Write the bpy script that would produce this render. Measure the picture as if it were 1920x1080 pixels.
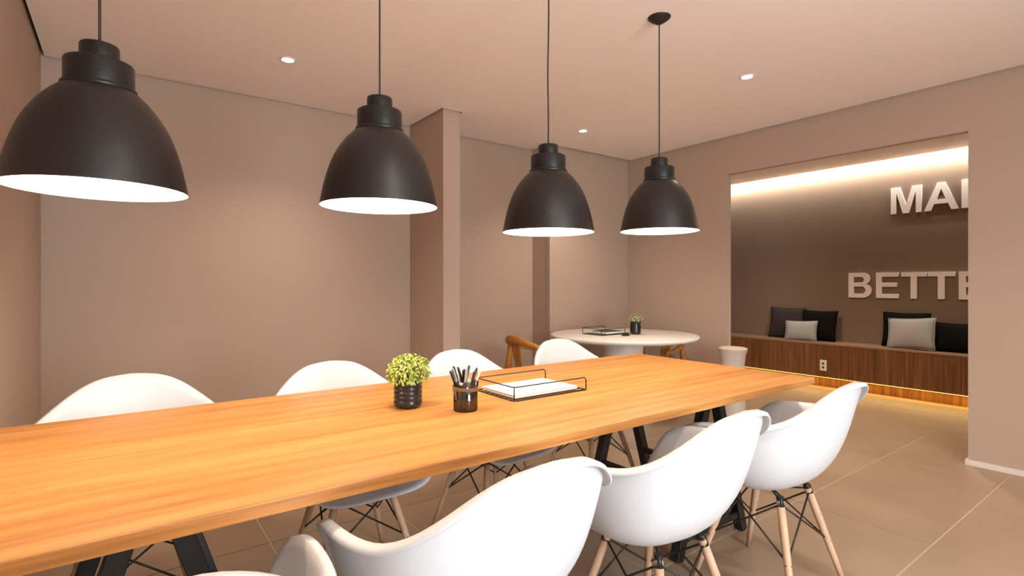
import bpy, bmesh, math, random
from mathutils import Vector, Matrix

# ------------------------------------------------------------------ scene
for o in list(bpy.data.objects):
    bpy.data.objects.remove(o, do_unlink=True)
scene = bpy.context.scene
C = scene.collection
PI = math.pi
random.seed(7)

# ------------------------------------------------------------------ camera
CAM_H = 1.20
F_PX = 990.0
YAW = math.atan2(1340.0, F_PX)                 # angle between view axis and the table axis (+X)
cam_data = bpy.data.cameras.new('camera')
cam_data.sensor_width = 36.0
cam_data.lens = 36.0 * F_PX / 1920.0
cam_data.shift_y = -8.0 / 1920.0
cam_data.clip_start = 0.05
cam = bpy.data.objects.new('camera', cam_data)
C.objects.link(cam)
cam.location = (0, 0, CAM_H)
cam.rotation_euler = (PI / 2, 0, YAW - PI / 2)
scene.camera = cam

# ------------------------------------------------------------------ view, world, daylight
scene.view_settings.view_transform = 'Standard'
scene.view_settings.look = 'None'
scene.view_settings.gamma = 1.0
scene.view_settings.use_curve_mapping = False
scene.view_settings.exposure = 0.13

world = bpy.data.worlds.new('world')
scene.world = world
world.use_nodes = True
bg = world.node_tree.nodes['Background']
bg.inputs[0].default_value = (0.80, 0.90, 1.0, 1)
bg.inputs[1].default_value = 0.6


def area_light(name, loc, rot, sx, sy, power, col, spread=PI):
    l = bpy.data.lights.new(name, 'AREA')
    l.shape = 'RECTANGLE'
    l.size, l.size_y = sx, sy
    l.energy = power
    l.color = col
    l.spread = spread
    o = bpy.data.objects.new(name, l)
    C.objects.link(o)
    o.location = loc
    o.rotation_euler = rot
    return o


# daylight coming in through an added, unseen window in the wall behind the camera
WIN = (0.55, 1.75, 0.12, 2.35)                    # x0 x1 z0 z1
WALL_FRONT = -1.9
area_light('daylight', ((WIN[0] + WIN[1]) / 2, WALL_FRONT - 0.16, (WIN[2] + WIN[3]) / 2),
           (PI / 2, 0, 0), WIN[1] - WIN[0], WIN[3] - WIN[2], 185.0, (0.84, 0.93, 1.0))

# ------------------------------------------------------------------ helpers


def tag(o, label=None, cat=None, group=None, kind=None):
    if label: o['label'] = label
    if cat: o['category'] = cat
    if group: o['group'] = group
    if kind: o['kind'] = kind
    return o


def empty(name, loc=(0, 0, 0), rz=0.0):
    o = bpy.data.objects.new(name, None)
    o.empty_display_size = 0.1
    C.objects.link(o)
    o.location = loc
    o.rotation_euler = (0, 0, rz)
    return o


def link(name, me, mat=None, parent=None, loc=None):
    o = bpy.data.objects.new(name, me)
    C.objects.link(o)
    if mat is not None and len(me.materials) == 0:
        me.materials.append(mat)
    if parent is not None:
        o.parent = parent
    if loc is not None:
        o.location = loc
    return o


def copy_tree(o, parent=None):
    c = o.copy()
    C.objects.link(c)
    c.parent = parent
    for ch in list(o.children):
        copy_tree(ch, c)
    return c


class MB:
    """collects shapes into one mesh"""

    def __init__(self):
        self.v, self.f, self.s = [], [], []

    def add(self, vs, fs, smooth=False):
        b = len(self.v)
        self.v += [tuple(p) for p in vs]
        self.f += [tuple(i + b for i in f) for f in fs]
        self.s += [smooth] * len(fs)
        return self

    def box(self, x0, x1, y0, y1, z0, z1):
        vs = [(x0, y0, z0), (x1, y0, z0), (x1, y1, z0), (x0, y1, z0),
              (x0, y0, z1), (x1, y0, z1), (x1, y1, z1), (x0, y1, z1)]
        fs = [(0, 3, 2, 1), (4, 5, 6, 7), (0, 1, 5, 4), (1, 2, 6, 5), (2, 3, 7, 6), (3, 0, 4, 7)]
        return self.add(vs, fs)

    def bar(self, p, q, w, h, up=(0, 0, 1)):
        """box beam from p to q with a w x h section"""
        p, q = Vector(p), Vector(q)
        d = (q - p).normalized()
        u = Vector(up)
        if abs(d.dot(u)) > 0.98:
            u = Vector((0, 1, 0))
        s = d.cross(u).normalized()
        t = s.cross(d).normalized()
        vs = []
        for e in (p, q):
            for a, b in ((-1, -1), (1, -1), (1, 1), (-1, 1)):
                vs.append(e + s * (a * w / 2) + t * (b * h / 2))
        fs = [(0, 1, 2, 3), (7, 6, 5, 4), (0, 4, 5, 1), (1, 5, 6, 2), (2, 6, 7, 3), (3, 7, 4, 0)]
        return self.add(vs, fs)

    def tube(self, pts, radii, n=10, closed=False, caps=True):
        pts = [Vector(p) for p in pts]
        if not hasattr(radii, '__len__'):
            radii = [radii] * len(pts)
        m = len(pts)
        vs = []
        prev = None
        for i, p in enumerate(pts):
            if closed:
                d = (pts[(i + 1) % m] - pts[i - 1]).normalized()
            else:
                d = (pts[min(i + 1, m - 1)] - pts[max(i - 1, 0)]).normalized()
            if prev is None:
                r = Vector((0, 0, 1)) if abs(d.z) < 0.9 else Vector((1, 0, 0))
                s = d.cross(r).normalized()
            else:
                s = (prev - d * prev.dot(d)).normalized()
            prev = s
            t = d.cross(s)
            for k in range(n):
                a = 2 * PI * k / n
                vs.append(p + (s * math.cos(a) + t * math.sin(a)) * radii[i])
        fs = []
        for i in range(m if closed else m - 1):
            j = (i + 1) % m
            for k in range(n):
                l = (k + 1) % n
                fs.append((i * n + k, i * n + l, j * n + l, j * n + k))
        self.add(vs, fs, True)
        if caps and not closed:
            b = len(self.v) - len(vs)
            self.f += [tuple(b + k for k in range(n))[::-1], tuple(b + (m - 1) * n + k for k in range(n))]
            self.s += [False, False]
        return self

    def lathe(self, prof, n=48, c=(0, 0, 0), smooth=True, cap0=False, cap1=False):
        vs = []
        for r, z in prof:
            for k in range(n):
                a = 2 * PI * k / n
                vs.append((c[0] + r * math.cos(a), c[1] + r * math.sin(a), c[2] + z))
        fs = []
        for i in range(len(prof) - 1):
            for k in range(n):
                l = (k + 1) % n
                fs.append((i * n + k, i * n + l, (i + 1) * n + l, (i + 1) * n + k))
        self.add(vs, fs, smooth)
        b = len(self.v) - len(vs)
        m = len(prof)
        if cap0:
            self.f.append(tuple(b + k for k in range(n))[::-1]); self.s.append(False)
        if cap1:
            self.f.append(tuple(b + (m - 1) * n + k for k in range(n))); self.s.append(False)
        return self

    def mesh(self, name, bevel=0.0, seg=2):
        me = bpy.data.meshes.new(name)
        me.from_pydata(self.v, [], self.f)
        me.update()
        for p, s in zip(me.polygons, self.s):
            p.use_smooth = s
        bm = bmesh.new()
        bm.from_mesh(me)
        bmesh.ops.recalc_face_normals(bm, faces=bm.faces)
        if bevel > 0:
            es = [e for e in bm.edges if len(e.link_faces) == 2 and e.calc_face_angle() > 0.6]
            bmesh.ops.bevel(bm, geom=es, offset=bevel, segments=seg, affect='EDGES', profile=0.5)
        bm.to_mesh(me)
        bm.free()
        return me

    def build(self, name, mat, parent=None, loc=None, bevel=0.0, seg=2):
        return link(name, self.mesh(name, bevel, seg), mat, parent, loc)


def smooth_pts(ctrl, n):
    """catmull-rom through ctrl, n samples"""
    ctrl = [Vector(p) for p in ctrl]
    m = len(ctrl)
    out = []
    for i in range(n):
        t = i / (n - 1) * (m - 1)
        k = min(int(t), m - 2)
        u = t - k
        p0, p1, p2, p3 = ctrl[max(k - 1, 0)], ctrl[k], ctrl[k + 1], ctrl[min(k + 2, m - 1)]
        out.append(0.5 * ((2 * p1) + (p2 - p0) * u + (2 * p0 - 5 * p1 + 4 * p2 - p3) * u * u
                          + (3 * p1 - p0 - 3 * p2 + p3) * u ** 3))
    return out


# ------------------------------------------------------------------ materials
M = {}


def mat(name, col, rough=0.6, spec=0.3, metal=0.0, coat=0.0, emit=None, estr=0.0):
    m = bpy.data.materials.new(name)
    m.use_nodes = True
    b = m.node_tree.nodes['Principled BSDF']
    b.inputs['Base Color'].default_value = (*col, 1)
    b.inputs['Roughness'].default_value = rough
    b.inputs['Specular IOR Level'].default_value = spec
    b.inputs['Metallic'].default_value = metal
    b.inputs['Coat Weight'].default_value = coat
    if emit:
        b.inputs['Emission Color'].default_value = (*emit, 1)
        b.inputs['Emission Strength'].default_value = estr
    M[name] = m
    return m


def nodes_of(m):
    nt = m.node_tree
    return nt, nt.nodes, nt.links, nt.nodes['Principled BSDF']


def mottled(name, c1, c2, rough, scale, spec=0.3, bump=0.0, bscale=200.0, rand=0.0):
    """painted or mineral surface with soft tone changes"""
    m = mat(name, c1, rough, spec)
    nt, N, L, b = nodes_of(m)
    tc = N.new('ShaderNodeTexCoord')
    nz = N.new('ShaderNodeTexNoise')
    nz.inputs['Scale'].default_value = scale
    nz.inputs['Detail'].default_value = 4
    geo = N.new('ShaderNodeNewGeometry')
    L.new(geo.outputs['Position'], nz.inputs['Vector'])
    r = N.new('ShaderNodeValToRGB')
    r.color_ramp.elements[0].position = 0.3
    r.color_ramp.elements[1].position = 0.7
    r.color_ramp.elements[0].color = (*c1, 1)
    r.color_ramp.elements[1].color = (*c2, 1)
    L.new(nz.outputs['Fac'], r.inputs['Fac'])
    out = r.outputs['Color']
    if rand > 0:
        oi = N.new('ShaderNodeObjectInfo')
        mr = N.new('ShaderNodeMapRange')
        mr.inputs['To Min'].default_value = 1 - rand
        mr.inputs['To Max'].default_value = 1 + rand
        L.new(oi.outputs['Random'], mr.inputs['Value'])
        hs = N.new('ShaderNodeHueSaturation')
        L.new(mr.outputs['Result'], hs.inputs['Value'])
        L.new(out, hs.inputs['Color'])
        out = hs.outputs['Color']
    L.new(out, b.inputs['Base Color'])
    if bump > 0:
        n2 = N.new('ShaderNodeTexNoise')
        n2.inputs['Scale'].default_value = bscale
        L.new(geo.outputs['Position'], n2.inputs['Vector'])
        bp = N.new('ShaderNodeBump')
        bp.inputs['Strength'].default_value = bump
        bp.inputs['Distance'].default_value = 0.002
        L.new(n2.outputs['Fac'], bp.inputs['Height'])
        L.new(bp.outputs['Normal'], b.inputs['Normal'])
    return m


def wood(name, cols, stretch, scale=6.0, rough=0.4, spec=0.3, fine=0.25, rand=0.0, seedvec=(0, 0, 0)):
    """long grained wood: noise stretched along one axis; stretch = mapping scale xyz"""
    m = mat(name, cols[0], rough, spec)
    nt, N, L, b = nodes_of(m)
    tc = N.new('ShaderNodeTexCoord')
    mp = N.new('ShaderNodeMapping')
    mp.inputs['Scale'].default_value = stretch
    mp.inputs['Location'].default_value = seedvec
    src = tc.outputs['Object']
    if rand:
        oi = N.new('ShaderNodeObjectInfo')
        ad = N.new('ShaderNodeVectorMath')
        ad.operation = 'ADD'
        sc = N.new('ShaderNodeVectorMath')
        sc.operation = 'SCALE'
        sc.inputs[0].default_value = (7.3, 5.1, 3.7)
        L.new(oi.outputs['Random'], sc.inputs['Scale'])
        L.new(src, ad.inputs[0])
        L.new(sc.outputs[0], ad.inputs[1])
        src = ad.outputs[0]
    L.new(src, mp.inputs['Vector'])
    n1 = N.new('ShaderNodeTexNoise')
    n1.inputs['Scale'].default_value = scale
    n1.inputs['Detail'].default_value = 5
    n1.inputs['Roughness'].default_value = 0.55
    n1.inputs['Distortion'].default_value = 0.4
    L.new(mp.outputs['Vector'], n1.inputs['Vector'])
    r = N.new('ShaderNodeValToRGB')
    els = r.color_ramp.elements
    k = len(cols)
    els[0].position, els[1].position = 0.28, 0.72
    els[0].color, els[1].color = (*cols[0], 1), (*cols[-1], 1)
    for i in range(1, k - 1):
        e = els.new(0.28 + 0.44 * i / (k - 1))
        e.color = (*cols[i], 1)
    L.new(n1.outputs['Fac'], r.inputs['Fac'])
    n2 = N.new('ShaderNodeTexNoise')
    n2.inputs['Scale'].default_value = scale * 6
    n2.inputs['Detail'].default_value = 3
    L.new(mp.outputs['Vector'], n2.inputs['Vector'])
    mx = N.new('ShaderNodeMix')
    mx.data_type = 'RGBA'
    mx.blend_type = 'OVERLAY'
    mx.inputs['Factor'].default_value = fine
    L.new(r.outputs['Color'], mx.inputs[6])
    L.new(n2.outputs['Fac'], mx.inputs[7])
    L.new(mx.outputs[2], b.inputs['Base Color'])
    bp = N.new('ShaderNodeBump')
    bp.inputs['Strength'].default_value = 0.08
    bp.inputs['Distance'].default_value = 0.001
    L.new(n2.outputs['Fac'], bp.inputs['Height'])
    L.new(bp.outputs['Normal'], b.inputs['Normal'])
    return m


mottled('wall_paint', (0.465, 0.350, 0.276), (0.490, 0.370, 0.294), 0.75, 0.8, 0.2, 0.05, 160)
mottled('niche_paint', (0.205, 0.145, 0.104), (0.220, 0.157, 0.114), 0.7, 0.9, 0.2, 0.05, 160)
mottled('ceiling_paint', (0.92, 0.84, 0.785), (0.94, 0.86, 0.805), 0.85, 0.7, 0.1)
mottled('tile', (0.325, 0.230, 0.153), (0.380, 0.270, 0.182), 0.34, 2.2, 0.4, 0.03, 60, rand=0.03)
mat('grout', (0.62, 0.52, 0.42), 0.8)
mat('baseboard', (0.78, 0.70, 0.64), 0.45)
wood('oak', [(0.33, 0.125, 0.026), (0.45, 0.186, 0.044), (0.54, 0.240, 0.064), (0.62, 0.290, 0.092)],
     (0.45, 11.0, 11.0), 2.2, 0.40, 0.35, 0.38)
wood('walnut', [(0.085, 0.033, 0.011), (0.145, 0.058, 0.020), (0.20, 0.083, 0.030), (0.28, 0.128, 0.052)],
     (6.0, 9.0, 0.35), 3.0, 0.45, 0.3, 0.3, rand=1)
wood('walnut_top', [(0.20, 0.11, 0.065), (0.26, 0.15, 0.09), (0.30, 0.18, 0.11)],
     (9.0, 0.4, 9.0), 3.0, 0.45, 0.3, 0.3)
wood('beech', [(0.52, 0.32, 0.20), (0.60, 0.385, 0.25), (0.64, 0.42, 0.28)], (9.0, 9.0, 0.8), 6.0, 0.45, 0.3, 0.15)
wood('teak', [(0.34, 0.13, 0.025), (0.46, 0.19, 0.04), (0.54, 0.24, 0.06)], (3.0, 3.0, 3.0), 6.0, 0.4, 0.35, 0.2)
mat('white_plastic', (0.665, 0.675, 0.70), 0.34, 0.4)
mat('black_metal', (0.016, 0.014, 0.013), 0.42, 0.4)
mat('black_wire', (0.02, 0.015, 0.012), 0.4, 0.4)
mat('shade_black', (0.008, 0.0055, 0.0048), 0.40, 0.6)
mat('shade_cap', (0.007, 0.0055, 0.005), 0.38, 0.5)
mat('shade_white', (0.90, 0.88, 0.84), 0.6)
mat('cord', (0.05, 0.03, 0.022), 0.6)
mat('bulb', (1, 1, 1), 0.4, emit=(1.0, 0.92, 0.8), estr=30.0)
mat('white_lacquer', (0.80, 0.76, 0.73), 0.3, 0.4)
mat('white_letter', (0.80, 0.74, 0.71), 0.5)
mat('paper', (0.86, 0.85, 0.84), 0.8)
mat('white_outlet', (0.80, 0.72, 0.65), 0.4)
mat('outlet_hole', (0.10, 0.08, 0.07), 0.6)
mat('pot_black', (0.018, 0.016, 0.015), 0.22, 0.5)
mat('soil', (0.03, 0.02, 0.014), 0.9)
mat('pen_black', (0.022, 0.021, 0.022), 0.35, 0.4)
mat('pen_grey', (0.30, 0.29, 0.29), 0.35, 0.4)
mat('pencil_cream', (0.75, 0.66, 0.52), 0.5)
mat('twine', (0.20, 0.10, 0.045), 0.9)
mat('beige_ceramic', (0.55, 0.47, 0.40), 0.5)
mat('cord_seat', (0.55, 0.42, 0.27), 0.8)
mat('spot_ring', (0.85, 0.82, 0.78), 0.4)
mat('spot_glow', (1, 1, 1), 0.4, emit=(1.0, 0.93, 0.85), estr=14.0)
mat('led_white', (1, 1, 1), 0.4, emit=(1.0, 0.95, 0.86), estr=8.0)
mat('led_amber', (1, 0.8, 0.4), 0.4, emit=(1.0, 0.62, 0.14), estr=2.0)


def fabric(name, c1, c2, scale=260):
    m = mat(name, c1, 0.95, 0.1)
    nt, N, L, b = nodes_of(m)
    tc = N.new('ShaderNodeTexCoord')
    w1 = N.new('ShaderNodeTexNoise')
    w1.inputs['Scale'].default_value = scale
    L.new(tc.outputs['Object'], w1.inputs['Vector'])
    r = N.new('ShaderNodeValToRGB')
    r.color_ramp.elements[0].position = 0.35
    r.color_ramp.elements[1].position = 0.65
    r.color_ramp.elements[0].color = (*c1, 1)
    r.color_ramp.elements[1].color = (*c2, 1)
    L.new(w1.outputs['Fac'], r.inputs['Fac'])
    L.new(r.outputs['Color'], b.inputs['Base Color'])
    bp = N.new('ShaderNodeBump')
    bp.inputs['Strength'].default_value = 0.3
    bp.inputs['Distance'].default_value = 0.002
    L.new(w1.outputs['Fac'], bp.inputs['Height'])
    L.new(bp.outputs['Normal'], b.inputs['Normal'])
    return m


fabric('fabric_light', (0.27, 0.25, 0.24), (0.37, 0.35, 0.335))
fabric('fabric_black', (0.004, 0.0035, 0.003), (0.008, 0.0065, 0.006))
fabric('fabric_grey', (0.035, 0.029, 0.026), (0.05, 0.042, 0.037))

mg = mat('leaf', (0.42, 0.52, 0.10), 0.5, 0.3)
nt, N, L, b = nodes_of(mg)
at = N.new('ShaderNodeVertexColor')
at.layer_name = 'tone'
L.new(at.outputs['Color'], b.inputs['Base Color'])
b.inputs['Subsurface Weight'].default_value = 0.0

gp = bpy.data.materials.new('window_glass')
gp.use_nodes = True
nt = gp.node_tree
nt.nodes.clear()
tr = nt.nodes.new('ShaderNodeBsdfTransparent')
gl = nt.nodes.new('ShaderNodeBsdfGlossy')
gl.inputs['Roughness'].default_value = 0.02
ms = nt.nodes.new('ShaderNodeMixShader')
ms.inputs[0].default_value = 0.06
mo = nt.nodes.new('ShaderNodeOutputMaterial')
nt.links.new(tr.outputs[0], ms.inputs[1])
nt.links.new(gl.outputs[0], ms.inputs[2])
nt.links.new(ms.outputs[0], mo.inputs[0])

# ------------------------------------------------------------------ the room (metres; table axis = X, towards the long wall = Y)
XL = -0.39          # left wall
XR = 4.52           # wall with the wide opening
XR2 = 4.58
YB = 4.21           # long wall
YB2 = 3.955         # long wall where it steps forward
XSTEP = 3.37
ZC = 2.56           # ceiling
ZT = 2.70
XN = 6.85           # back wall of the bench niche
NY0, NY1 = 0.05, 4.45
OY0, OY1, OZ = 1.02, 2.755, 2.215   # opening in the right wall


def struct(name, mb, m, bevel=0.0):
    return tag(mb.build(name, m, bevel=bevel), kind='structure')


# floor: grout bed with single 60 cm tiles
floor = struct('floor', MB().box(XL - 0.1, XN + 0.1, WALL_FRONT - 0.1, YB + 0.35, -0.12, -0.003), M['grout'])
PITCH, GAP = 0.61, 0.006
tile_me = MB().box(-(PITCH - GAP) / 2, (PITCH - GAP) / 2, -(PITCH - GAP) / 2, (PITCH - GAP) / 2, -0.010, 0.0).mesh('floor_tile', 0.0012, 1)
tile_me.materials.append(M['tile'])
x = 2.385 - PITCH * 5
while x < XN + 0.05:
    y = 0.805 - PITCH * 5
    while y < YB + 0.3:
        cx_, cy_ = x + PITCH / 2, y + PITCH / 2
        if cx_ + PITCH / 2 > XL and cx_ - PITCH / 2 < XN and cy_ + PITCH / 2 > WALL_FRONT and cy_ - PITCH / 2 < (YB + 0.24):
            link('tile', tile_me, None, floor, (cx_, cy_, 0))
        y += PITCH
    x += PITCH

# walls
struct('wall_left', MB().box(XL - 0.12, XL, WALL_FRONT, YB + 0.12, -0.02, ZT), M['wall_paint'])
struct('wall_back', MB().box(XL, XSTEP, YB, YB + 0.15, -0.02, ZT)
       .box(XSTEP, XR, YB2, YB + 0.15, -0.02, ZT), M['wall_paint'])
struct('wall_fin', MB().box(2.01, 2.16, 3.62, YB + 0.02, -0.02, ZT), M['wall_paint'])
struct('wall_pilaster', MB().box(XSTEP - 0.005, 3.60, YB2 - 0.022, YB2 + 0.02, -0.02, ZT), M['wall_paint'])
struct('wall_right', MB().box(XR, XR2, OY1, YB + 0.15, -0.02, ZT)
       .box(XR, XR2, OY0, OY1, OZ, ZT)
       .box(XR, XR2, WALL_FRONT, OY0, -0.02, ZT), M['wall_paint'])
wf = MB()
wf.box(XL, WIN[0], WALL_FRONT - 0.12, WALL_FRONT, -0.02, ZT)
wf.box(WIN[1], XR2, WALL_FRONT - 0.12, WALL_FRONT, -0.02, ZT)
wf.box(WIN[0], WIN[1], WALL_FRONT - 0.12, WALL_FRONT, -0.02, WIN[2])
wf.box(WIN[0], WIN[1], WALL_FRONT - 0.12, WALL_FRONT, WIN[3], ZT)
struct('wall_front', wf, M['wall_paint'])
struct('wall_niche', MB().box(XN, XN + 0.12, NY0 - 0.1, NY1 + 0.1, -0.02, ZT), M['niche_paint'])
struct('wall_niche_left', MB().box(XR2, XN, NY1, NY1 + 0.1, -0.02, ZT), M['wall_paint'])
struct('wall_niche_right', MB().box(XR2, XN, NY0 - 0.1, NY0, -0.02, ZT), M['wall_paint'])

# unseen window, added behind the camera to let in daylight
w = struct('added_window', MB().box(WIN[0], WIN[1], WALL_FRONT - 0.09, WALL_FRONT - 0.03, WIN[2], WIN[2] + 0.05)
           .box(WIN[0], WIN[1], WALL_FRONT - 0.09, WALL_FRONT - 0.03, WIN[3] - 0.05, WIN[3])
           .box(WIN[0], WIN[0] + 0.05, WALL_FRONT - 0.09, WALL_FRONT - 0.03, WIN[2], WIN[3])
           .box(WIN[1] - 0.05, WIN[1], WALL_FRONT - 0.09, WALL_FRONT - 0.03, WIN[2], WIN[3])
           .box((WIN[0] + WIN[1]) / 2 - 0.03, (WIN[0] + WIN[1]) / 2 + 0.03, WALL_FRONT - 0.09, WALL_FRONT - 0.03, WIN[2], WIN[3]),
           M['white_lacquer'])
for k in range(2):
    xa = WIN[0] + 0.05 + k * ((WIN[1] - WIN[0]) / 2 - 0.02)
    MB().box(xa, xa + (WIN[1] - WIN[0]) / 2 - 0.08, WALL_FRONT - 0.063, WALL_FRONT - 0.057, WIN[2] + 0.05, WIN[3] - 0.05).build('pane', gp, w)

# ceiling board with a shadow gap along every wall, closed above
G = 0.018
cb = MB()
cb.box(XL + G, 2.01 - G, WALL_FRONT, YB - G, ZC, ZC + 0.035)
cb.box(2.01 - G, 2.16 + G, WALL_FRONT, 3.62 - G, ZC, ZC + 0.035)
cb.box(2.16 + G, XSTEP - G, WALL_FRONT, YB - G, ZC, ZC + 0.035)
cb.box(XSTEP - G, XR - G, WALL_FRONT, YB2 - 0.022 - G, ZC, ZC + 0.035)
SLOT = 0.11
cb.box(XR2 - 0.01, XN - SLOT, NY0, NY1, ZC, ZC + 0.035)
cb.box(XL - 0.12, XN + 0.12, WALL_FRONT - 0.12, NY1 + 0.1, ZT, ZT + 0.06)
struct('ceiling', cb, M['ceiling_paint'])

# slim skirting
BH, BT = 0.034, 0.013
struct('baseboard_right', MB().box(XR - BT, XR, WALL_FRONT, OY0, 0, BH).box(XR - BT, XR2, OY0 - 0.001, OY0 + BT, 0, BH)
       .box(XR - BT, XR, OY1, YB2 - 0.02, 0, BH), M['baseboard'])
struct('baseboard_back', MB().box(XL, 2.01, YB - BT, YB, 0, BH).box(2.16, XSTEP, YB - BT, YB, 0, BH)
       .box(3.60, XR - BT, YB2 - BT, YB2, 0, BH), M['baseboard'])
struct('baseboard_left', MB().box(XL, XL + BT, WALL_FRONT, YB - BT, 0, BH), M['baseboard'])

# ------------------------------------------------------------------ lights of the room


def cove_light():
    o = MB().box(XN - SLOT - 0.002, XN - SLOT + 0.006, NY0 + 0.05, NY1 - 0.05, ZC + 0.012, ZC + 0.028).build('led_strip', M['led_white'])
    tag(o, 'white light strip hidden in the ceiling slot above the niche wall', 'light strip')
    a = area_light('cove_glow', (XN - SLOT + 0.012, (NY0 + NY1) / 2, ZC + 0.02), (0, math.radians(-62), 0), 0.02, NY1 - NY0 - 0.1, 60.0, (1.0, 0.94, 0.85))
    a.parent = o
    return o


cove_light()


def downlight(x, y, label, power):
    t = empty('ceiling_spotlight', (x, y, ZC))
    tag(t, label, 'spotlight', 'recessed ceiling spotlights')
    MB().lathe([(0.033, 0.004), (0.033, -0.002), (0.037, -0.006), (0.046, -0.004), (0.048, 0.001)], 32).build('trim_ring', M['spot_ring'], t)
    MB().lathe([(0.0005, -0.006), (0.020, -0.005), (0.0325, 0.001)], 32).build('lens', M['spot_glow'], t)
    l = bpy.data.lights.new('spot', 'SPOT')
    l.energy = power
    l.color = (1.0, 0.82, 0.62)
    l.spot_size = math.radians(118)
    l.spot_blend = 0.9
    l.shadow_soft_size = 0.04
    o = bpy.data.objects.new('spot_beam', l)
    C.objects.link(o)
    o.parent = t
    o.location = (0, 0, -0.02)
    return t


SPOT_W = 58.0
downlight(0.81, 3.385, 'recessed ceiling spotlight near the smooth long wall', SPOT_W)
downlight(3.30, 1.87, 'recessed ceiling spotlight towards the niche opening', SPOT_W)
downlight(3.295, 3.40, 'recessed ceiling spotlight near the corner above the round table', SPOT_W)
downlight(3.30, 0.35, 'added unseen ceiling spotlight before the plain wall right of the opening', 40.0)  # added out of view to brighten floor, walls and ceiling
downlight(3.30, -1.10, 'added unseen ceiling spotlight between plain right wall and the window', 45.0)  # added behind the camera for warm bounce off the floor
downlight(0.81, 0.35, 'added unseen ceiling spotlight on the open side of the long table', 70.0)  # unseen, added here to set the highlights on the pendant shades
downlight(5.45, 1.60, 'added unseen ceiling spotlight inside the niche above the opening edge', 95.0)  # added out of view to lift the letters, cushions and bench front
downlight(5.45, 3.10, 'added unseen ceiling spotlight inside the niche towards its far end', 95.0)  # second unseen niche spot, added to brighten the niche wall

# ------------------------------------------------------------------ pendant lamps


def pendant(x, y, zrim, label, power=11.0, sway=0.0):
    t = empty('pendant_lamp', (x, y, zrim))
    tag(t, label, 'pendant lamp', 'pendant lamps above the long table')
    prof = [(0.1955, 0.0), (0.1935, 0.012), (0.187, 0.045), (0.178, 0.085), (0.166, 0.125), (0.151, 0.163),
            (0.132, 0.197), (0.111, 0.226), (0.092, 0.246), (0.078, 0.257)]
    sp = [(p.x, p.y) for p in smooth_pts([(r, z, 0) for r, z in prof], 34)]
    shade = MB().lathe(sp, 64).build('shade', M['shade_black'], t)
    inner = [(r - 0.0025, z) for r, z in sp[:-2]]
    li = MB().lathe([(sp[0][0], 0.0)] + [(inner[0][0], 0.0006)] + inner[1:], 64)
    li.lathe([(inner[-1][0], inner[-1][1]), (0.0005, inner[-1][1] + 0.002)], 64)
    li.build('shade_lining', M['shade_white'], shade)
    MB().lathe([(0.074, 0.250), (0.0805, 0.252), (0.0815, 0.258), (0.0805, 0.264), (0.0745, 0.266)], 48).build('ring', M['shade_cap'], shade)
    MB().lathe([(0.0745, 0.262), (0.0745, 0.322), (0.0725, 0.326), (0.042, 0.327)], 48).build('collar', M['shade_cap'], t)
    MB().lathe([(0.0425, 0.325), (0.0425, 0.368), (0.0405, 0.372), (0.004, 0.3725)], 40).build('cap', M['shade_cap'], t)
    zt = ZC - zrim
    n = 24
    pts = []
    for i in range(n + 1):
        u = i / n
        pts.append((sway * math.sin(u * PI * 3) * (1 - u) * 0.5, sway * math.sin(u * PI * 2) * 0.4, 0.370 + (zt - 0.395) * u))
    MB().tube(pts, 0.0033, 8).build('cord', M['cord'], t)
    MB().lathe([(0.006, zt - 0.036), (0.014, zt - 0.033), (0.040, zt - 0.016), (0.056, zt - 0.004), (0.058, zt + 0.0005)], 40, cap0=True).build('canopy', M['black_metal'], t)
    hd = MB().lathe([(0.017, 0.180), (0.018, 0.245)], 20, cap0=True).build('lamp_holder', M['white_lacquer'], t)
    MB().lathe([(0.0005, 0.086), (0.018, 0.090), (0.030, 0.104), (0.034, 0.122), (0.029, 0.142), (0.018, 0.160), (0.0155, 0.185)], 24).build('bulb', M['bulb'], hd)
    l = bpy.data.lights.new('pendant_light', 'POINT')
    l.energy = power
    l.color = (1.0, 0.85, 0.68)
    l.shadow_soft_size = 0.04
    o = bpy.data.objects.new('pendant_light', l)
    C.objects.link(o)
    o.parent = t
    o.location = (0, 0, 0.055)
    return t


LAMP_Y = 1.7235
pendant(-0.046, LAMP_Y, 1.440, 'black dome pendant lamp hanging beside the left wall')
pendant(0.710, LAMP_Y, 1.463, 'black dome pendant lamp above the green potted plant')
pendant(1.466, LAMP_Y, 1.419, 'black dome pendant lamp above the wire paper tray, on wavy cord', sway=0.006)
pendant(2.209, LAMP_Y, 1.467, 'black dome pendant lamp above the table end facing the niche')

# ------------------------------------------------------------------ long table
TX0, TX1, TY0, TY1, TZ, TT = -0.37, 2.68, 1.176, 2.272, 0.75, 0.031


def trestle(parent, xc):
    """black steel sawhorse: two A frames splayed along X, joined by rails"""
    ztop = TZ - TT
    for y in (1.415, 1.95):
        for s in (-1, 1):
            a = (xc + s * 0.030, y, ztop)
            e = (xc + s * 0.255, y, 0.0)
            MB().bar(a, e, 0.045, 0.045, (0, 1, 0)).build('table_leg', M['black_metal'], parent, bevel=0.002, seg=1)
        k = 0.255 - 0.225 * 0.085 / ztop
        MB().bar((xc - k, y, 0.085), (xc + k, y, 0.085), 0.03, 0.03).build('cross_bar', M['black_metal'], parent)
    MB().bar((xc, 1.36, ztop - 0.015), (xc, 2.0, ztop - 0.015), 0.10, 0.03).build('top_rail', M['black_metal'], parent)
    for s in (-1, 1):
        k = 0.255 - 0.225 * 0.27 / ztop
        MB().bar((xc + s * k, 1.40, 0.27), (xc + s * k, 1.97, 0.27), 0.025, 0.025).build('side_rail', M['black_metal'], parent)


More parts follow.
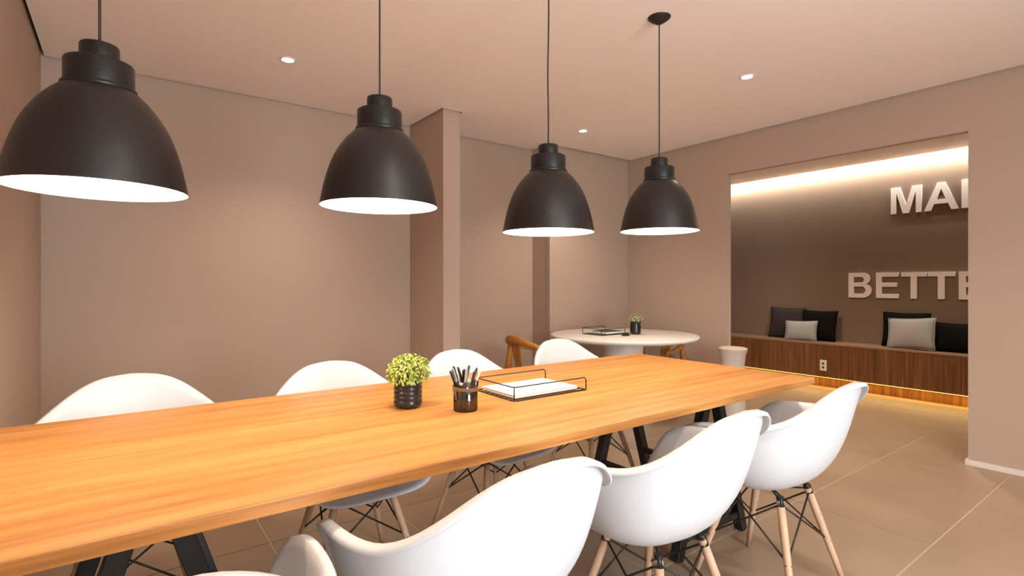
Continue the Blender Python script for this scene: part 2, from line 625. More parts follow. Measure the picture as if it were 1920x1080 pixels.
tb = empty('dining_table', ((TX0 + TX1) / 2, (TY0 + TY1) / 2, 0))
tag(tb, 'long honey coloured wooden table on black steel trestles', 'table')
tb.location = (0, 0, 0)
MB().box(TX0, TX1, TY0, TY1, TZ - TT, TZ).build('tabletop', M['oak'], tb, bevel=0.003)
trestle(tb, 2.185)
trestle(tb, 0.055)

# ------------------------------------------------------------------ moulded armchairs
RIM = [(0.000, 0.262, 0.408), (0.080, 0.264, 0.409), (0.150, 0.262, 0.415), (0.205, 0.252, 0.434), (0.243, 0.235, 0.486),
       (0.270, 0.214, 0.556), (0.290, 0.186, 0.618), (0.303, 0.142, 0.653), (0.309, 0.080, 0.670), (0.308, 0.010, 0.677),
       (0.300, -0.065, 0.684), (0.283, -0.135, 0.697), (0.252, -0.195, 0.724), (0.208, -0.242, 0.764), (0.155, -0.276, 0.806),
       (0.100, -0.297, 0.833), (0.050, -0.306, 0.842), (0.000, -0.308, 0.846)]


def shell_mesh():
    half = smooth_pts(RIM, 41)
    ring = half + [Vector((-p.x, p.y, p.z)) for p in half[-2:0:-1]]
    n = len(ring)
    rows = 18
    cz = 0.397
    cen = Vector((0, 0.01, cz))
    vs, fs = [], []
    vs.append(cen)
    for r in range(1, rows + 1):
        s = r / rows
        for p in ring:
            rise = max(p.z - cz, 0.0)
            h = min(rise / 0.27, 1.0)
            back = max(0.0, min(1.0, (-p.y - 0.05) / 0.22))
            d = Vector((p.x, p.y, 0)) - Vector((cen.x, cen.y, 0))
            k1 = 0.40 + 0.38 * h
            k2 = 0.72 + 0.22 * h - 0.09 * back
            P0 = cen
            P1 = cen + d * k1 + Vector((0, 0, 0.004 * (1 - h)))
            P2 = cen + d * k2 + Vector((0, 0, rise * (0.30 + 0.26 * back) + 0.018 * (1 - h)))
            P3 = p
            q = P0 * (1 - s) ** 3 + P1 * 3 * s * (1 - s) ** 2 + P2 * 3 * s * s * (1 - s) + P3 * s ** 3
            vs.append(q)
    # rolled lip
    for p in ring:
        h = max(0.0, min((p.z - 0.50) / 0.15, 1.0))
        arm = h
        d = Vector((p.x, p.y, 0)).normalized()
        vs.append(p + d * (0.004 + 0.012 * arm) + Vector((0, 0, -0.001 - 0.003 * arm - 0.004 * (1 - h))))
    for p in ring:
        h = max(0.0, min((p.z - 0.50) / 0.15, 1.0))
        arm = h
        d = Vector((p.x, p.y, 0)).normalized()
        vs.append(p + d * (0.006 + 0.014 * arm) + Vector((0, 0, -0.004 - 0.009 * arm - 0.004 * (1 - h))))
    for k in range(n):
        fs.append((0, 1 + k, 1 + (k + 1) % n))
    for r in range(rows + 1):
        a, b_ = 1 + r * n, 1 + (r + 1) * n
        for k in range(n):
            l = (k + 1) % n
            fs.append((a + k, b_ + k, b_ + l, a + l))
    me = MB().add(vs, fs, True).mesh('shell')
    o = bpy.data.objects.new('tmp', me)
    C.objects.link(o)
    md = o.modifiers.new('s', 'SOLIDIFY')
    md.thickness = 0.0065
    md.offset = 0.0
    dg = bpy.context.evaluated_depsgraph_get()
    out = bpy.data.meshes.new_from_object(o.evaluated_get(dg))
    bpy.data.objects.remove(o)
    for p in out.polygons:
        p.use_smooth = True
    out.name = 'shell'
    return out


def make_chair():
    t = empty('armchair')
    link('shell', shell_mesh(), M['white_plastic'], t)
    top, foot = [], []
    for sx, sy in ((1, 1), (-1, 1), (-1, -1), (1, -1)):
        top.append(Vector((sx * 0.112, 0.0 + sy * 0.105, 0.372)))
        foot.append(Vector((sx * 0.205, 0.0 + sy * 0.202, 0.0)))
    for a, e in zip(top, foot):
        lg = MB().tube([e, e.lerp(a, 0.35), e.lerp(a, 0.75), a.lerp(e, -0.03)], [0.0095, 0.0125, 0.0150, 0.0140], 14).build('leg', M['beech'], t)
        # dark steel fork carrying the leg
        MB().tube([a.lerp(e, 0.02), Vector((a.x * 0.97, a.y * 0.97, 0.398))], [0.0148, 0.010], 12).build('leg_bracket', M['black_metal'], lg)
        MB().lathe([(0.011, 0), (0.013, 0.006), (0.013, 0.016)], 16, c=(a.x * 0.95, a.y * 0.95, 0.384), cap0=True, cap1=True).build('shock_mount', M['black_metal'], t)
    R = 0.0036
    for i in range(4):
        j = (i + 1) % 4
        for p, q in ((i, j), (j, i)):
            lo = foot[p].lerp(top[p], 0.50)
            hi = top[q].lerp(foot[q], 0.02) + Vector((0, 0, 0.008))
            o = MB().tube([lo, hi], R, 8)
            o.tube([lo + (lo - hi).normalized() * 0.016, lo], 0.006, 8)
            o.build('wire_brace', M['black_wire'], t)
    MB().tube([top[0] + Vector((0, 0, 0.014)), top[2] + Vector((0, 0, 0.014))], R, 8).build('top_brace', M['black_wire'], t)
    MB().tube([top[1] + Vector((0, 0, 0.010)), top[3] + Vector((0, 0, 0.010))], R, 8).build('top_brace', M['black_wire'], t)
    return t


G_FAR = 'white armchairs along the wall side of the long table'
G_NEAR = 'white armchairs along the open side of the long table'
chairs = [
    (0.030, 2.245, PI, 'white moulded armchair between long table and wall, beside the left wall', G_FAR),
    (0.765, 2.125, PI, 'white moulded armchair behind table, next along from the one at left wall', G_FAR),
    (1.465, 2.155, PI + 0.10, 'white moulded armchair behind table, its top behind the pen cup', G_FAR),
    (2.245, 2.245, PI + 0.02, 'white moulded armchair behind table, close to wooden chair at round table', G_FAR),
    (-0.005, 1.055, 0.0, 'white moulded armchair on the open side, beside the left wall', G_NEAR),
    (0.685, 1.10, 0.0, 'white moulded armchair on the open side, opposite the potted plant', G_NEAR),
    (1.385, 1.10, 0.0, 'white moulded armchair on the open side, opposite the wire paper tray', G_NEAR),
    (2.10, 1.10, 0.0, 'white moulded armchair on the open side, at end towards the niche', G_NEAR),
]
proto = make_chair()
for i, (x, y, rz, lab, grp) in enumerate(chairs):
    c = proto if i == 0 else copy_tree(proto)
    c.location = (x, y, 0.0)
    c.rotation_euler = (0, 0, rz)
    tag(c, lab, 'chair', grp)

# ------------------------------------------------------------------ things on the long table


def leaf_ball(r, flat, n, size, seed, zc, tones):
    rnd = random.Random(seed)
    vs, fs, cols = [], [], []
    for i in range(n):
        u = rnd.uniform(-0.55, 1.0)
        a = rnd.uniform(0, 2 * PI)
        k = rnd.uniform(0.72, 1.03)
        q = math.sqrt(max(0.0, 1 - u * u))
        lump = 1 + 0.10 * math.sin(3 * a + seed) + 0.08 * math.sin(5 * a + 4 * u)
        p = Vector((q * math.cos(a) * r * k * lump, q * math.sin(a) * r * k * lump, zc + u * r * flat * k))
        nrm = Vector((q * math.cos(a), q * math.sin(a), u + 0.35)).normalized()
        nrm = (nrm + Vector((rnd.uniform(-.8, .8), rnd.uniform(-.8, .8), rnd.uniform(-.5, .8)))).normalized()
        s = nrm.cross(Vector((rnd.uniform(-1, 1), rnd.uniform(-1, 1), rnd.uniform(-1, 1)))).normalized()
        t = nrm.cross(s)
        L_ = size * rnd.uniform(0.7, 1.25)
        W_ = L_ * 0.55
        b_ = len(vs)
        vs += [p - s * L_ / 2, p + t * W_ / 2 + nrm * L_ * 0.12, p + s * L_ / 2, p - t * W_ / 2 + nrm * L_ * 0.12]
        fs += [(b_, b_ + 1, b_ + 2), (b_, b_ + 2, b_ + 3)]
        cols += [tones[rnd.randrange(len(tones))]] * 2
    me = bpy.data.meshes.new('foliage')
    me.from_pydata([tuple(v) for v in vs], [], fs)
    ca = me.color_attributes.new('tone', 'FLOAT_COLOR', 'CORNER')
    for p in me.polygons:
        for li in p.loop_indices:
            ca.data[li].color = (*cols[p.index], 1)
    me.update()
    return me


def potted_plant(x, y, z, rad, hgt, ball, seed, label, ribs=5, n=900, tones=None, leaf=0.017, flat=0.85, zc=None):
    t = empty('potted_plant', (x, y, z))
    tag(t, label, 'plant')
    prof = [(0.0005, 0.0), (rad * 0.78, 0.0), (rad * 0.93, hgt * 0.05), (rad, hgt * 0.14)]
    for k in range(ribs):
        z0 = hgt * (0.16 + 0.74 * k / ribs)
        dz = hgt * 0.74 / ribs
        prof += [(rad, z0), (rad, z0 + dz * 0.60), (rad * 0.955, z0 + dz * 0.72), (rad * 0.955, z0 + dz * 0.88)]
    prof += [(rad, hgt * 0.92), (rad, hgt), (rad * 0.90, hgt), (rad * 0.89, hgt * 0.86)]
    MB().lathe(prof, 40).build('pot', M['pot_black'], t)
    MB().lathe([(rad * 0.90, hgt * 0.87), (0.0005, hgt * 0.90)], 24).build('soil', M['soil'], t)
    st = MB()
    rnd = random.Random(seed)
    for k in range(14):
        a = rnd.uniform(0, 2 * PI)
        q = rnd.uniform(0.2, 0.75)
        st.tube([(math.cos(a) * rad * 0.3, math.sin(a) * rad * 0.3, hgt * 0.87),
                 (math.cos(a) * ball * q, math.sin(a) * ball * q, hgt + ball * 0.6)], 0.0012, 5)
    st.build('stem', M['leaf_stem'], t)
    tones = tones or [(0.30, 0.37, 0.05), (0.42, 0.49, 0.085), (0.52, 0.56, 0.13), (0.16, 0.21, 0.03), (0.60, 0.62, 0.20)]
    f = link('foliage', leaf_ball(ball, flat, n, leaf, seed, (zc if zc else hgt + ball * 0.45), tones), mg, t)
    tag(f, kind='stuff')
    return t


mat('leaf_stem', (0.18, 0.22, 0.05), 0.6)
potted_plant(0.842, 1.780, TZ, 0.0515, 0.108, 0.078, 3, 'bushy lime green plant in a black ribbed pot on the long table', n=1500, leaf=0.0135, zc=0.127)

# pen cup: thin dark glass cylinder with twine
PCX, PCY = 0.985, 1.612
smoke = bpy.data.materials.new('smoked_glass')
smoke.use_nodes = True
nt = smoke.node_tree
nt.nodes.clear()
tr = nt.nodes.new('ShaderNodeBsdfTransparent')
tr.inputs[0].default_value = (0.42, 0.36, 0.32, 1)
gl = nt.nodes.new('ShaderNodeBsdfGlossy')
gl.inputs['Roughness'].default_value = 0.08
ms = nt.nodes.new('ShaderNodeMixShader')
ms.inputs[0].default_value = 0.10
mo = nt.nodes.new('ShaderNodeOutputMaterial')
nt.links.new(tr.outputs[0], ms.inputs[1])
nt.links.new(gl.outputs[0], ms.inputs[2])
nt.links.new(ms.outputs[0], mo.inputs[0])
cup = empty('pen_cup', (PCX, PCY, TZ))
tag(cup, 'smoked glass pen cup tied with twine, full of black pens', 'cup')
MB().lathe([(0.0005, 0.0), (0.040, 0.0), (0.043, 0.004), (0.0435, 0.105), (0.0415, 0.105), (0.041, 0.006), (0.0005, 0.005)], 40).build('glass', smoke, cup)
tw = MB()
for k in range(3):
    zz = 0.074 + 0.0045 * k
    tw.tube([(0.0450 * math.cos(a), 0.0450 * math.sin(a), zz + 0.002 * math.sin(a * 2 + k)) for a in [2 * PI * i / 36 for i in range(36)]], 0.0022, 6, closed=True)
bx_, by_ = 0.0455 * math.cos(math.radians(190)), 0.0455 * math.sin(math.radians(190))
for dx, dy, dz in ((-0.010, 0.006, 0.016), (-0.013, -0.002, 0.004), (-0.006, 0.004, -0.024), (-0.004, -0.007, -0.034)):
    tw.tube([(bx_, by_, 0.079), (bx_ + dx * 0.7, by_ + dy * 0.7, 0.079 + dz * 0.6), (bx_ + dx, by_ + dy, 0.079 + dz)], 0.0019, 6)
tw.build('twine', M['twine'], cup)
# pens
right = Vector((math.sin(YAW), -math.cos(YAW), 0))
fwd = Vector((math.cos(YAW), math.sin(YAW), 0))
pens = [(-0.004, 0.006, -0.056, 0.010, 0.138, 'b'), (-0.002, -0.010, -0.046, -0.010, 0.150, 'g'), (-0.006, 0.018, -0.046, 0.028, 0.152, 'b'),
        (0.016, 0.010, -0.030, 0.024, 0.150, 'b'), (-0.002, 0.005, -0.006, 0.012, 0.144, 'b'), (-0.020, -0.012, 0.014, -0.006, 0.160, 'b'),
        (-0.010, -0.014, 0.006, -0.018, 0.152, 'g'), (-0.006, 0.004, 0.040, 0.012, 0.148, 'b'), (0.002, -0.008, 0.034, -0.018, 0.142, 'b'),
        (0.004, 0.004, 0.060, 0.004, 0.160, 'c')]
for r0, f0, r1, f1, top, kind in pens:
    c0 = right * r0 + fwd * f0
    c1 = right * r1 + fwd * f1
    zb = TZ + 0.008
    a = Vector((PCX, PCY, 0)) + c0 + Vector((0, 0, zb))
    # keep the barrel inside the rim height
    e = Vector((PCX, PCY, 0)) + c1 + Vector((0, 0, TZ + top))
    d = (e - a).normalized()
    o = MB()
    rr = 0.0048 if kind != 'c' else 0.0036
    p = empty('pen' if kind != 'c' else 'pencil', tuple(a))
    z0 = Vector((0, 0, 0))
    ln = (e - a).length
    barrel = MB().tube([z0, d * 0.012, d * (ln - 0.008), d * ln], [0.0015, rr, rr, rr * 0.75], 10)
    barrel.build('barrel', M['pen_black'] if kind == 'b' else (M['pen_grey'] if kind == 'g' else M['pencil_cream']), p)
    if kind != 'c':
        s = d.cross(Vector((0, 0, 1))).normalized()
        MB().bar(d * (ln - 0.040) - s * 0.0062, d * (ln - 0.004) - s * 0.0062, 0.002, 0.003).build('clip', M['pen_black'], p)
    tag(p, {'b': 'slim black pen standing in the smoked glass cup', 'g': 'grey pen among the black ones in the glass cup',
            'c': 'cream pencil leaning out of the glass cup'}[kind], 'pen' if kind != 'c' else 'pencil', 'pens in the cup')

# wire tray with paper


def wire_tray(x0, x1, y0, y1, z, h, label, r=0.0026, rc=0.018, bottom=True):
    t = empty('wire_tray', ((x0 + x1) / 2, (y0 + y1) / 2, z))
    tag(t, label, 'tray')
    mx, my = (x0 + x1) / 2, (y0 + y1) / 2
    X0, X1, Y0, Y1 = x0 - mx, x1 - mx, y0 - my, y1 - my

    def path(zz, ends):
        p = []
        if ends:
            p.append((X1, Y0, r))
            p += [(X1, Y0, zz - rc * 0.5), (X1 - rc * 0.5, Y0, zz)]
        else:
            p.append((X1, Y0, zz))
        for k in range(7):
            a = -PI / 2 - k / 6 * PI / 2
            p.append((X0 + rc + rc * math.cos(a), Y0 + rc + rc * math.sin(a), zz))
        for k in range(7):
            a = PI - k / 6 * PI / 2
            p.append((X0 + rc + rc * math.cos(a), Y1 - rc + rc * math.sin(a), zz))
        if ends:
            p += [(X1 - rc * 0.5, Y1, zz), (X1, Y1, zz - rc * 0.5), (X1, Y1, r)]
        else:
            p.append((X1, Y1, zz))
        return p

    MB().tube(path(h, True), r, 8).build('rail', M['black_wire'], t)
    bt = MB().tube(path(r, False), r, 8)
    bt.tube([(X1, Y0, r), (X1, Y1, r)], r, 8)
    bt.build('base_frame', M['black_wire'], t)
    q = rc * (1 - math.sqrt(0.5))
    for (a, b_) in ((X0 + q, Y0 + q), (X0 + q, Y1 - q)):
        MB().tube([(a, b_, r), (a, b_, h)], r, 8).build('post', M['black_wire'], t)
    if bottom:
        mb = MB()
        for k in range(1, 8):
            yy = Y0 + (Y1 - Y0) * k / 8
            mb.tube([(X0, yy, r * 0.9), (X1, yy, r * 0.9)], r * 0.6, 6)
        mb.build('base_wires', M['black_wire'], t)
    return t


wire_tray(1.200, 1.580, 1.612, 1.878, TZ, 0.054, 'black wire tray holding white paper on the long table')
ps = empty('paper_stack', (1.385, 1.745, TZ + 0.0055))
tag(ps, 'stack of white paper lying in the black wire tray', 'paper')
rnd = random.Random(5)
for k in range(4):
    ox, oy = rnd.uniform(-.004, .004), rnd.uniform(-.004, .004)
    MB().box(-0.165 + ox, 0.165 + ox, -0.112 + oy, 0.112 + oy, k * 0.0036, k * 0.0036 + 0.0034).build('sheet_bundle', M['paper'], ps)

# ------------------------------------------------------------------ round table corner
RX, RY, RR = 3.60, 3.20, 0.645
rt = empty('round_table', (RX, RY, 0))
tag(rt, 'round white pedestal table in the corner by the wall', 'table')
MB().lathe([(0.0005, 0.708), (0.58, 0.708), (RR - 0.012, 0.722), (RR, 0.734), (RR, 0.744), (RR - 0.006, 0.75), (0.0005, 0.75)], 96).build('tabletop', M['white_lacquer'], rt)
MB().lathe([(0.26, 0.0), (0.26, 0.012), (0.20, 0.10), (0.172, 0.35), (0.172, 0.60), (0.185, 0.709)], 64, cap0=True).build('pedestal', M['white_lacquer'], rt)

potted_plant(3.685, 3.135, TZ, 0.048, 0.115, 0.062, 11, 'small sparse plant in a plain black pot on the round table', ribs=1, n=130,
             tones=[(0.42, 0.44, 0.22), (0.52, 0.54, 0.32), (0.34, 0.38, 0.15)], leaf=0.020, flat=0.75, zc=0.135)
wire_tray(3.32, 3.62, 3.20, 3.44, TZ, 0.055, 'black wire tray holding dark notebooks on the round table')
nb = empty('notebook', (3.50, 3.31, TZ + 0.0055))
tag(nb, 'dark notebook lying in the tray on the round table', 'notebook')
MB().box(-0.095, 0.11, -0.085, 0.085, 0.0, 0.003).build('back_cover', M['pen_black'], nb)
MB().box(-0.093, 0.108, -0.083, 0.083, 0.003, 0.020).build('pages', M['paper'], nb)
MB().box(-0.095, 0.11, -0.085, 0.085, 0.020, 0.023).build('front_cover', M['pen_black'], nb)
# small binder clip
bc = empty('binder_clip', (3.50, 3.085, TZ))
tag(bc, 'small black binder clip lying on the round table', 'clip')
MB().add([(-0.035, -0.02, 0.0), (0.035, -0.02, 0.0), (0.035, 0.02, 0.0), (-0.035, 0.02, 0.0), (-0.035, -0.003, 0.028), (0.035, -0.003, 0.028),
          (0.035, 0.003, 0.028), (-0.035, 0.003, 0.028)],
         [(0, 3, 2, 1), (4, 5, 6, 7), (0, 1, 5, 4), (1, 2, 6, 5), (2, 3, 7, 6), (3, 0, 4, 7)]).build('body', M['pen_black'], bc)
for s in (-1, 1):
    MB().tube([(-0.016, s * 0.012, 0.012), (-0.016, s * 0.042, 0.018), (0, s * 0.050, 0.019), (0.016, s * 0.042, 0.018), (0.016, s * 0.012, 0.012)], 0.002, 6).build('handle', M['black_wire'], bc)


def wood_chair(x, y, rz, label, hs=1.0):
    """bent rail wooden armchair, front = +Y local"""
    t = empty('wooden_chair', (x, y, 0), rz)
    tag(t, label, 'chair', 'wooden chairs at the round table')
    rail = [(0.27, 0.16, 0.615), (0.285, 0.06, 0.628), (0.268, -0.07, 0.662), (0.20, -0.19, 0.706), (0.10, -0.245, 0.736), (0, -0.262, 0.744)]
    rail = rail + [(-p[0], p[1], p[2]) for p in rail[-2::-1]]
    rail = smooth_pts([(p[0], p[1], p[2] * hs) for p in rail], 45)
    mb = MB()
    n = len(rail)
    vs, fs = [], []
    for i, p in enumerate(rail):
        d = (rail[min(i + 1, n - 1)] - rail[max(i - 1, 0)]).normalized()
        s = d.cross(Vector((0, 0, 1))).normalized()
        u = i / (n - 1)
        hb = math.exp(-((u - 0.5) / 0.20) ** 2)
        w, h = 0.050 - 0.016 * hb, 0.030 + 0.046 * hb
        for k in range(12):
            a = 2 * PI * k / 12
            vs.append(p + s * (math.cos(a) * w / 2 * 1.1) + Vector((0, 0, math.sin(a) * h / 2)))
    for i in range(n - 1):
        for k in range(12):
            l = (k + 1) % 12
            fs.append((i * 12 + k, i * 12 + l, (i + 1) * 12 + l, (i + 1) * 12 + k))
    fs.append(tuple(range(12))[::-1])
    fs.append(tuple((n - 1) * 12 + k for k in range(12)))
    mb.add(vs, fs, True).build('back_rail', M['teak'], t)
    for s in (-1, 1):
        MB().tube([(s * 0.255, 0.20, 0.0), (s * 0.258, 0.20, 0.25), (s * 0.258, 0.195, 0.45)], [0.013, 0.019, 0.018], 12).build('leg', M['teak'], t)
        MB().tube([(s * 0.225, -0.235, 0.0), (s * 0.225, -0.205, 0.30), (s * 0.235, -0.165, 0.50), (s * 0.232, -0.145, 0.68 * hs)], [0.018, 0.028, 0.030, 0.024], 12).build('leg', M['teak'], t)
        MB().tube([(s * 0.256, 0.195, 0.44), (s * 0.272, 0.13, 0.615 * hs)], [0.015, 0.012], 10).build('arm_post', M['teak'], t)
        MB().tube([(s * 0.255, 0.19, 0.30), (s * 0.225, -0.20, 0.30)], 0.011, 10).build('side_stretcher', M['teak'], t)
    MB().tube([(0.255, 0.2, 0.415), (-0.255, 0.2, 0.415)], 0.015, 10).build('front_rail', M['teak'], t)
    MB().tube([(0.23, -0.18, 0.415), (-0.23, -0.18, 0.415)], 0.014, 10).build('rear_rail', M['teak'], t)
    # splat
    MB().add([(-0.03, -0.19, 0.42), (0.03, -0.19, 0.42), (0.07, -0.25, 0.73 * hs), (-0.07, -0.25, 0.73 * hs),
              (-0.03, -0.178, 0.42), (0.03, -0.178, 0.42), (0.07, -0.238, 0.73 * hs), (-0.07, -0.238, 0.73 * hs)],
             [(0, 1, 2, 3), (7, 6, 5, 4), (0, 4, 5, 1), (1, 5, 6, 2), (2, 6, 7, 3), (3, 7, 4, 0)]).build('back_splat', M['teak'], t)
    st = MB()
    vs, fs = [], []
    nn = 12
    for j in range(nn + 1):
        for i in range(nn + 1):
            u, v = i / nn * 2 - 1, j / nn * 2 - 1
            wdt = 0.262 + 0.012 * v
            vs.append((u * wdt, 0.01 + v * 0.20, 0.432 - 0.018 * (1 - u * u) * (1 - v * v)))
    for j in range(nn):
        for i in range(nn):
            a = j * (nn + 1) + i
            fs.append((a, a + 1, a + nn + 2, a + nn + 1))
    o = st.add(vs, fs, True).build('seat', M['cord_seat'], t)
    md = o.modifiers.new('thick', 'SOLIDIFY')
    md.thickness = 0.02
    return t


wood_chair(2.83, 3.44, -PI / 2 - 0.10, 'bent rail wooden armchair at round table, back towards the wall fin')
wood_chair(4.12, 3.30, PI / 2 + 0.05, 'bent rail wooden armchair squeezed between round table and right wall', hs=0.93)

# waisted stool beside the opening
sx_, sy_ = 4.235, 2.53
so = empty('pedestal_stool', (sx_, sy_, 0))
tag(so, 'pale beige waisted pedestal stool beside the niche opening', 'stool')
MB().lathe([(0.105, 0.0), (0.112, 0.01), (0.105, 0.10), (0.096, 0.30), (0.094, 0.50), (0.103, 0.585), (0.116, 0.628), (0.118, 0.640)], 40, cap0=True).build('body', M['beige_ceramic'], so)
MB().lathe([(0.118, 0.640), (0.116, 0.648), (0.100, 0.652), (0.060, 0.648), (0.0005, 0.646)], 40).build('seat', M['beige_ceramic'], so)

# ------------------------------------------------------------------ bench in the niche
BX, BZ, BPX = 6.50, 0.515, 6.60
bn = empty('built_in_bench', (0, 0, 0))
tag(bn, 'dark walnut built in bench along the niche wall', 'bench')
MB().box(BX - 0.004, XN - 0.001, NY0 + 0.001, NY1 - 0.001, BZ - 0.022, BZ).build('bench_top', M['walnut_top'], bn, bevel=0.002, seg=1)
PN = 9
pw = (NY1 - NY0) / PN
pm = MB().box(-0.009, 0.009, -pw / 2 + 0.0012, pw / 2 - 0.0012, 0.126, BZ - 0.022).mesh('front_panel', 0.001, 1)
pm.materials.append(M['walnut'])
for k in range(PN):
    link('front_panel', pm, None, bn, (BX + 0.009, NY0 + pw * (k + 0.5), 0))
MB().box(BPX, BPX + 0.02, NY0, NY1, 0.0, 0.20).build('plinth', M['walnut'], bn)
MB().box(BX + 0.018, XN - 0.001, NY0 + 0.001, NY1 - 0.001, 0.126, 0.146).build('bench_floor', M['walnut'], bn)


def bench_light():
    o = MB().box(BX + 0.022, BX + 0.036, NY0 + 0.02, NY1 - 0.02, 0.117, 0.126).build('led_strip', M['led_amber'])
    tag(o, 'amber light strip under the walnut bench', 'light strip')
    a = area_light('bench_glow', (BX + 0.03, (NY0 + NY1) / 2, 0.115), (0, 0, 0), 0.02, NY1 - NY0 - 0.1, 9.0, (1.0, 0.60, 0.13))
    a.parent = o
    return o


bench_light()

# socket on the bench front
oy_ = 2.76
ot = empty('power_outlet', (BX - 0.004, oy_, 0.26))
tag(ot, 'white power outlet on the walnut bench front', 'outlet')
MB().box(-0.006, 0.006, -0.036, 0.036, -0.062, 0.062).build('cover_plate', M['white_outlet'], ot, bevel=0.002)
for dz in (-0.022, 0.022):
    MB().lathe([(0.0005, 0), (0.013, 0), (0.014, 0.002)], 16, c=(0, 0, 0)).build('socket', M['outlet_hole'], ot)
    s = ot.children[-1]
    s.rotation_euler = (0, -PI / 2, 0)
    s.location = (-0.0065, 0, dz)


def cushion(xb, y, w, h, thick, lean, yaw, m, label, seed=0, roll=0.0, zb=BZ):
    """pillow standing on its edge; back surface towards +X"""
    rnd = random.Random(seed)
    n = 16
    vs, fs = [], []
    for side in (1, -1):
        for j in range(n + 1):
            for i in range(n + 1):
                u, v = i / n * 2 - 1, j / n * 2 - 1
                e = (1 - abs(u) ** 2.4) ** 0.55 * (1 - abs(v) ** 2.4) ** 0.55 if abs(u) < 1 and abs(v) < 1 else 0.0
                pu = u * (1 - 0.06 * (1 - v * v))
                pv = v * (1 - 0.06 * (1 - u * u))
                wob = 0.05 * math.sin(3.1 * u + seed) * math.sin(2.7 * v + 2 * seed)
                vs.append((side * thick / 2 * e * (1 + wob), pu * w / 2, pv * h / 2 + h * 0.495))
        b0 = 0 if side == 1 else (n + 1) ** 2
        for j in range(n):
            for i in range(n):
                a = b0 + j * (n + 1) + i
                q = (a, a + 1, a + n + 2, a + n + 1)
                fs.append(q if side == 1 else q[::-1])
    me = MB().add(vs, fs, True).mesh('cushion')
    bm = bmesh.new()
    bm.from_mesh(me)
    bmesh.ops.remove_doubles(bm, verts=bm.verts, dist=1e-5)
    bmesh.ops.recalc_face_normals(bm, faces=bm.faces)
    bm.to_mesh(me)
    bm.free()
    for p in me.polygons:
        p.use_smooth = True
    root = empty('cushion', (xb, y, zb))
    root.rotation_euler = (roll, lean, yaw)
    tag(root, label, 'cushion', 'cushions on the niche bench')
    cov = link('cover', me, m, root)
    rim = []
    for k in range(4 * n):
        s, i = divmod(k, n)
        f = i / n * 2 - 1
        u, v = ((f, -1), (1, f), (-f, 1), (-1, -f))[s]
        rim.append((0, u * (1 - 0.06 * (1 - v * v)) * w / 2, v * (1 - 0.06 * (1 - u * u)) * h / 2 + h * 0.495))
    MB().tube(rim, 0.004, 6, closed=True).build('piping', m, cov)
    return root


cushion(6.735, 3.31, 0.44, 0.39, 0.10, 0.20, 0.0, M['fabric_grey'], 'dark grey cushion leaning on the niche wall', 1)
cushion(6.715, 2.92, 0.40, 0.37, 0.10, 0.20, 0.0, M['fabric_black'], 'black cushion partly behind the small pale one', 2)
cushion(6.585, 3.06, 0.36, 0.245, 0.10, 0.30, 0.10, M['fabric_light'], 'small pale grey cushion in front of dark grey and black ones', 3, roll=-0.04)
cushion(6.745, 2.05, 0.43, 0.38, 0.10, 0.15, 0.0, M['fabric_black'], 'black cushion standing behind the large pale one', 4)
cushion(6.60, 1.96, 0.43, 0.34, 0.11, 0.30, -0.08, M['fabric_light'], 'large pale grey cushion leaning on a black one', 5, roll=-0.07)
cushion(6.66, 1.58, 0.40, 0.30, 0.12, 0.25, 0.0, M['fabric_black'], 'black cushion beside the large pale one, near the opening edge', 6)

# ------------------------------------------------------------------ wall lettering (cap height 1, x grows along the line)


def arc(cx, cy, rx, ry, a0, a1, n=10):
    return [(cx + rx * math.cos(a0 + (a1 - a0) * i / n), cy + ry * math.sin(a0 + (a1 - a0) * i / n)) for i in range(n + 1)]


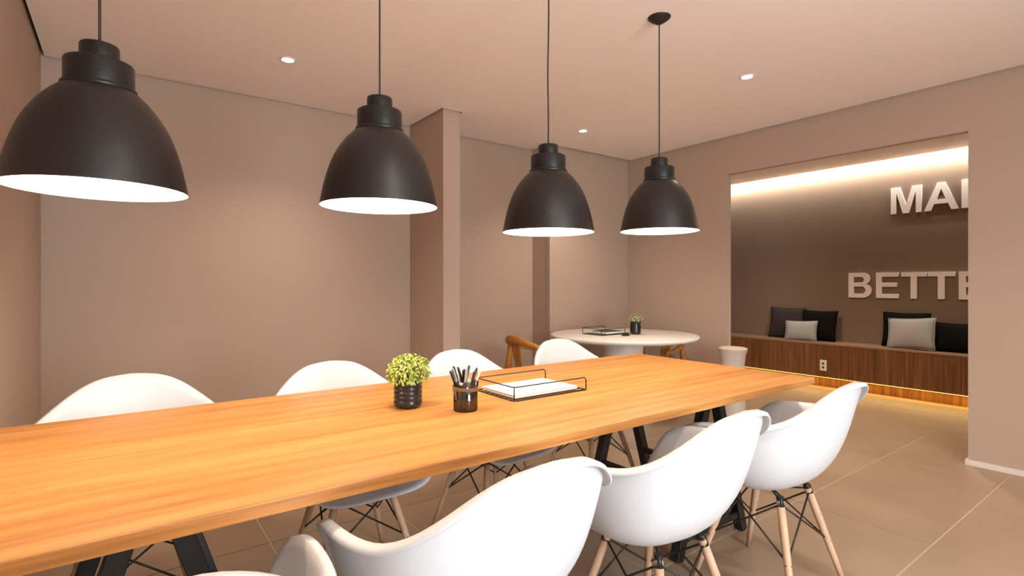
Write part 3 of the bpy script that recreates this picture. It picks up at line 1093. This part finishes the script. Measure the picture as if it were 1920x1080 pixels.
H = PI / 2
GLYPH = {
    'M': ([[(0, 0), (0, 1), (.29, 1), (.482, .32), (.675, 1), (.965, 1), (.965, 0), (.785, 0), (.785, .78), (.585, 0), (.38, 0), (.18, .78), (.18, 0)]], .965 + .2),
    'A': ([[(0, 0), (.395, 1), (.61, 1), (1.01, 0), (.79, 0), (.70, .235), (.30, .235), (.215, 0)], [(.37, .40), (.635, .40), (.503, .765)]], 1.0),
    'K': ([[(0, 0), (0, 1), (.20, 1), (.20, .555), (.61, 1), (.88, 1), (.50, .605), (.905, 0), (.645, 0), (.36, .465), (.20, .30), (.20, 0)]], 1.0),
    'E': ([[(0, 0), (0, 1), (.74, 1), (.74, .83), (.20, .83), (.20, .61), (.70, .61), (.70, .44), (.20, .44), (.20, .17), (.76, .17), (.76, 0)]], .93),
    'T': ([[(.298, 0), (.298, .83), (0, .83), (0, 1), (.795, 1), (.795, .83), (.50, .83), (.50, 0)]], .853),
    'B': ([[(0, 0), (0, 1)] + arc(.50, .755, .27, .245, H, -H * 0.75, 10) + arc(.50, .29, .325, .29, H * 0.75, -H, 10),
           [(.20, .83)] + arc(.45, .722, .115, .108, H, -H, 8) + [(.20, .614)],
           [(.20, .445)] + arc(.48, .307, .135, .138, H, -H, 8) + [(.20, .169)]], 1.01),
    'R': ([[(0, 0), (0, 1)] + arc(.53, .72, .29, .28, H, -H * 0.8, 10) + [(.58, .415), (.90, 0), (.65, 0), (.40, .395), (.20, .415), (.20, 0)],
           [(.20, .83)] + arc(.48, .702, .125, .128, H, -H, 8) + [(.20, .574)]], 1.0),
}


def letter_mesh(ch, cap):
    cu = bpy.data.curves.new('letter', 'CURVE')
    cu.dimensions = '2D'
    cu.fill_mode = 'BOTH'
    cu.extrude = 0.009
    for loop in GLYPH[ch][0]:
        sp = cu.splines.new('POLY')
        sp.points.add(len(loop) - 1)
        for p, (x, y) in zip(sp.points, loop):
            p.co = (x * cap, y * cap, 0, 1)
        sp.use_cyclic_u = True
    o = bpy.data.objects.new('tmp', cu)
    C.objects.link(o)
    dg = bpy.context.evaluated_depsgraph_get()
    me = bpy.data.meshes.new_from_object(o.evaluated_get(dg))
    bpy.data.objects.remove(o)
    me.name = 'letter'
    return me


def word(text, ystart, zbase, cap, label):
    t = empty('wall_lettering', (XN - 0.009, ystart, zbase))
    tag(t, label, 'lettering', 'words on the niche wall')
    x = 0.0
    lsb = {'T': 0.029, 'A': 0.0}
    adv = {'M': 1.163, 'A': 1.008, 'K': 1.008, 'E': 0.932, 'T': 0.853, 'B': 1.008, 'R': 1.008}
    for ch, nx in zip(text, text[1:] + 'E'):
        o = link('letter', letter_mesh(ch, cap), M['white_letter'], t)
        # letter x -> world -Y, letter y -> world Z, facing -X
        o.matrix_local = Matrix(((0, 0, -1, 0), (-1, 0, 0, -x), (0, 1, 0, 0), (0, 0, 0, 1)))
        x += (adv[ch] - lsb.get(ch, 0.10) + lsb.get(nx, 0.10)) * cap * 0.97
    return t


word('MAKE', 2.205, 1.965, 0.290, 'raised white capital letters of the upper word on the niche wall')
word('BETTER', 2.628, 1.040, 0.286, 'raised white capital letters of the lower word above the cushions')
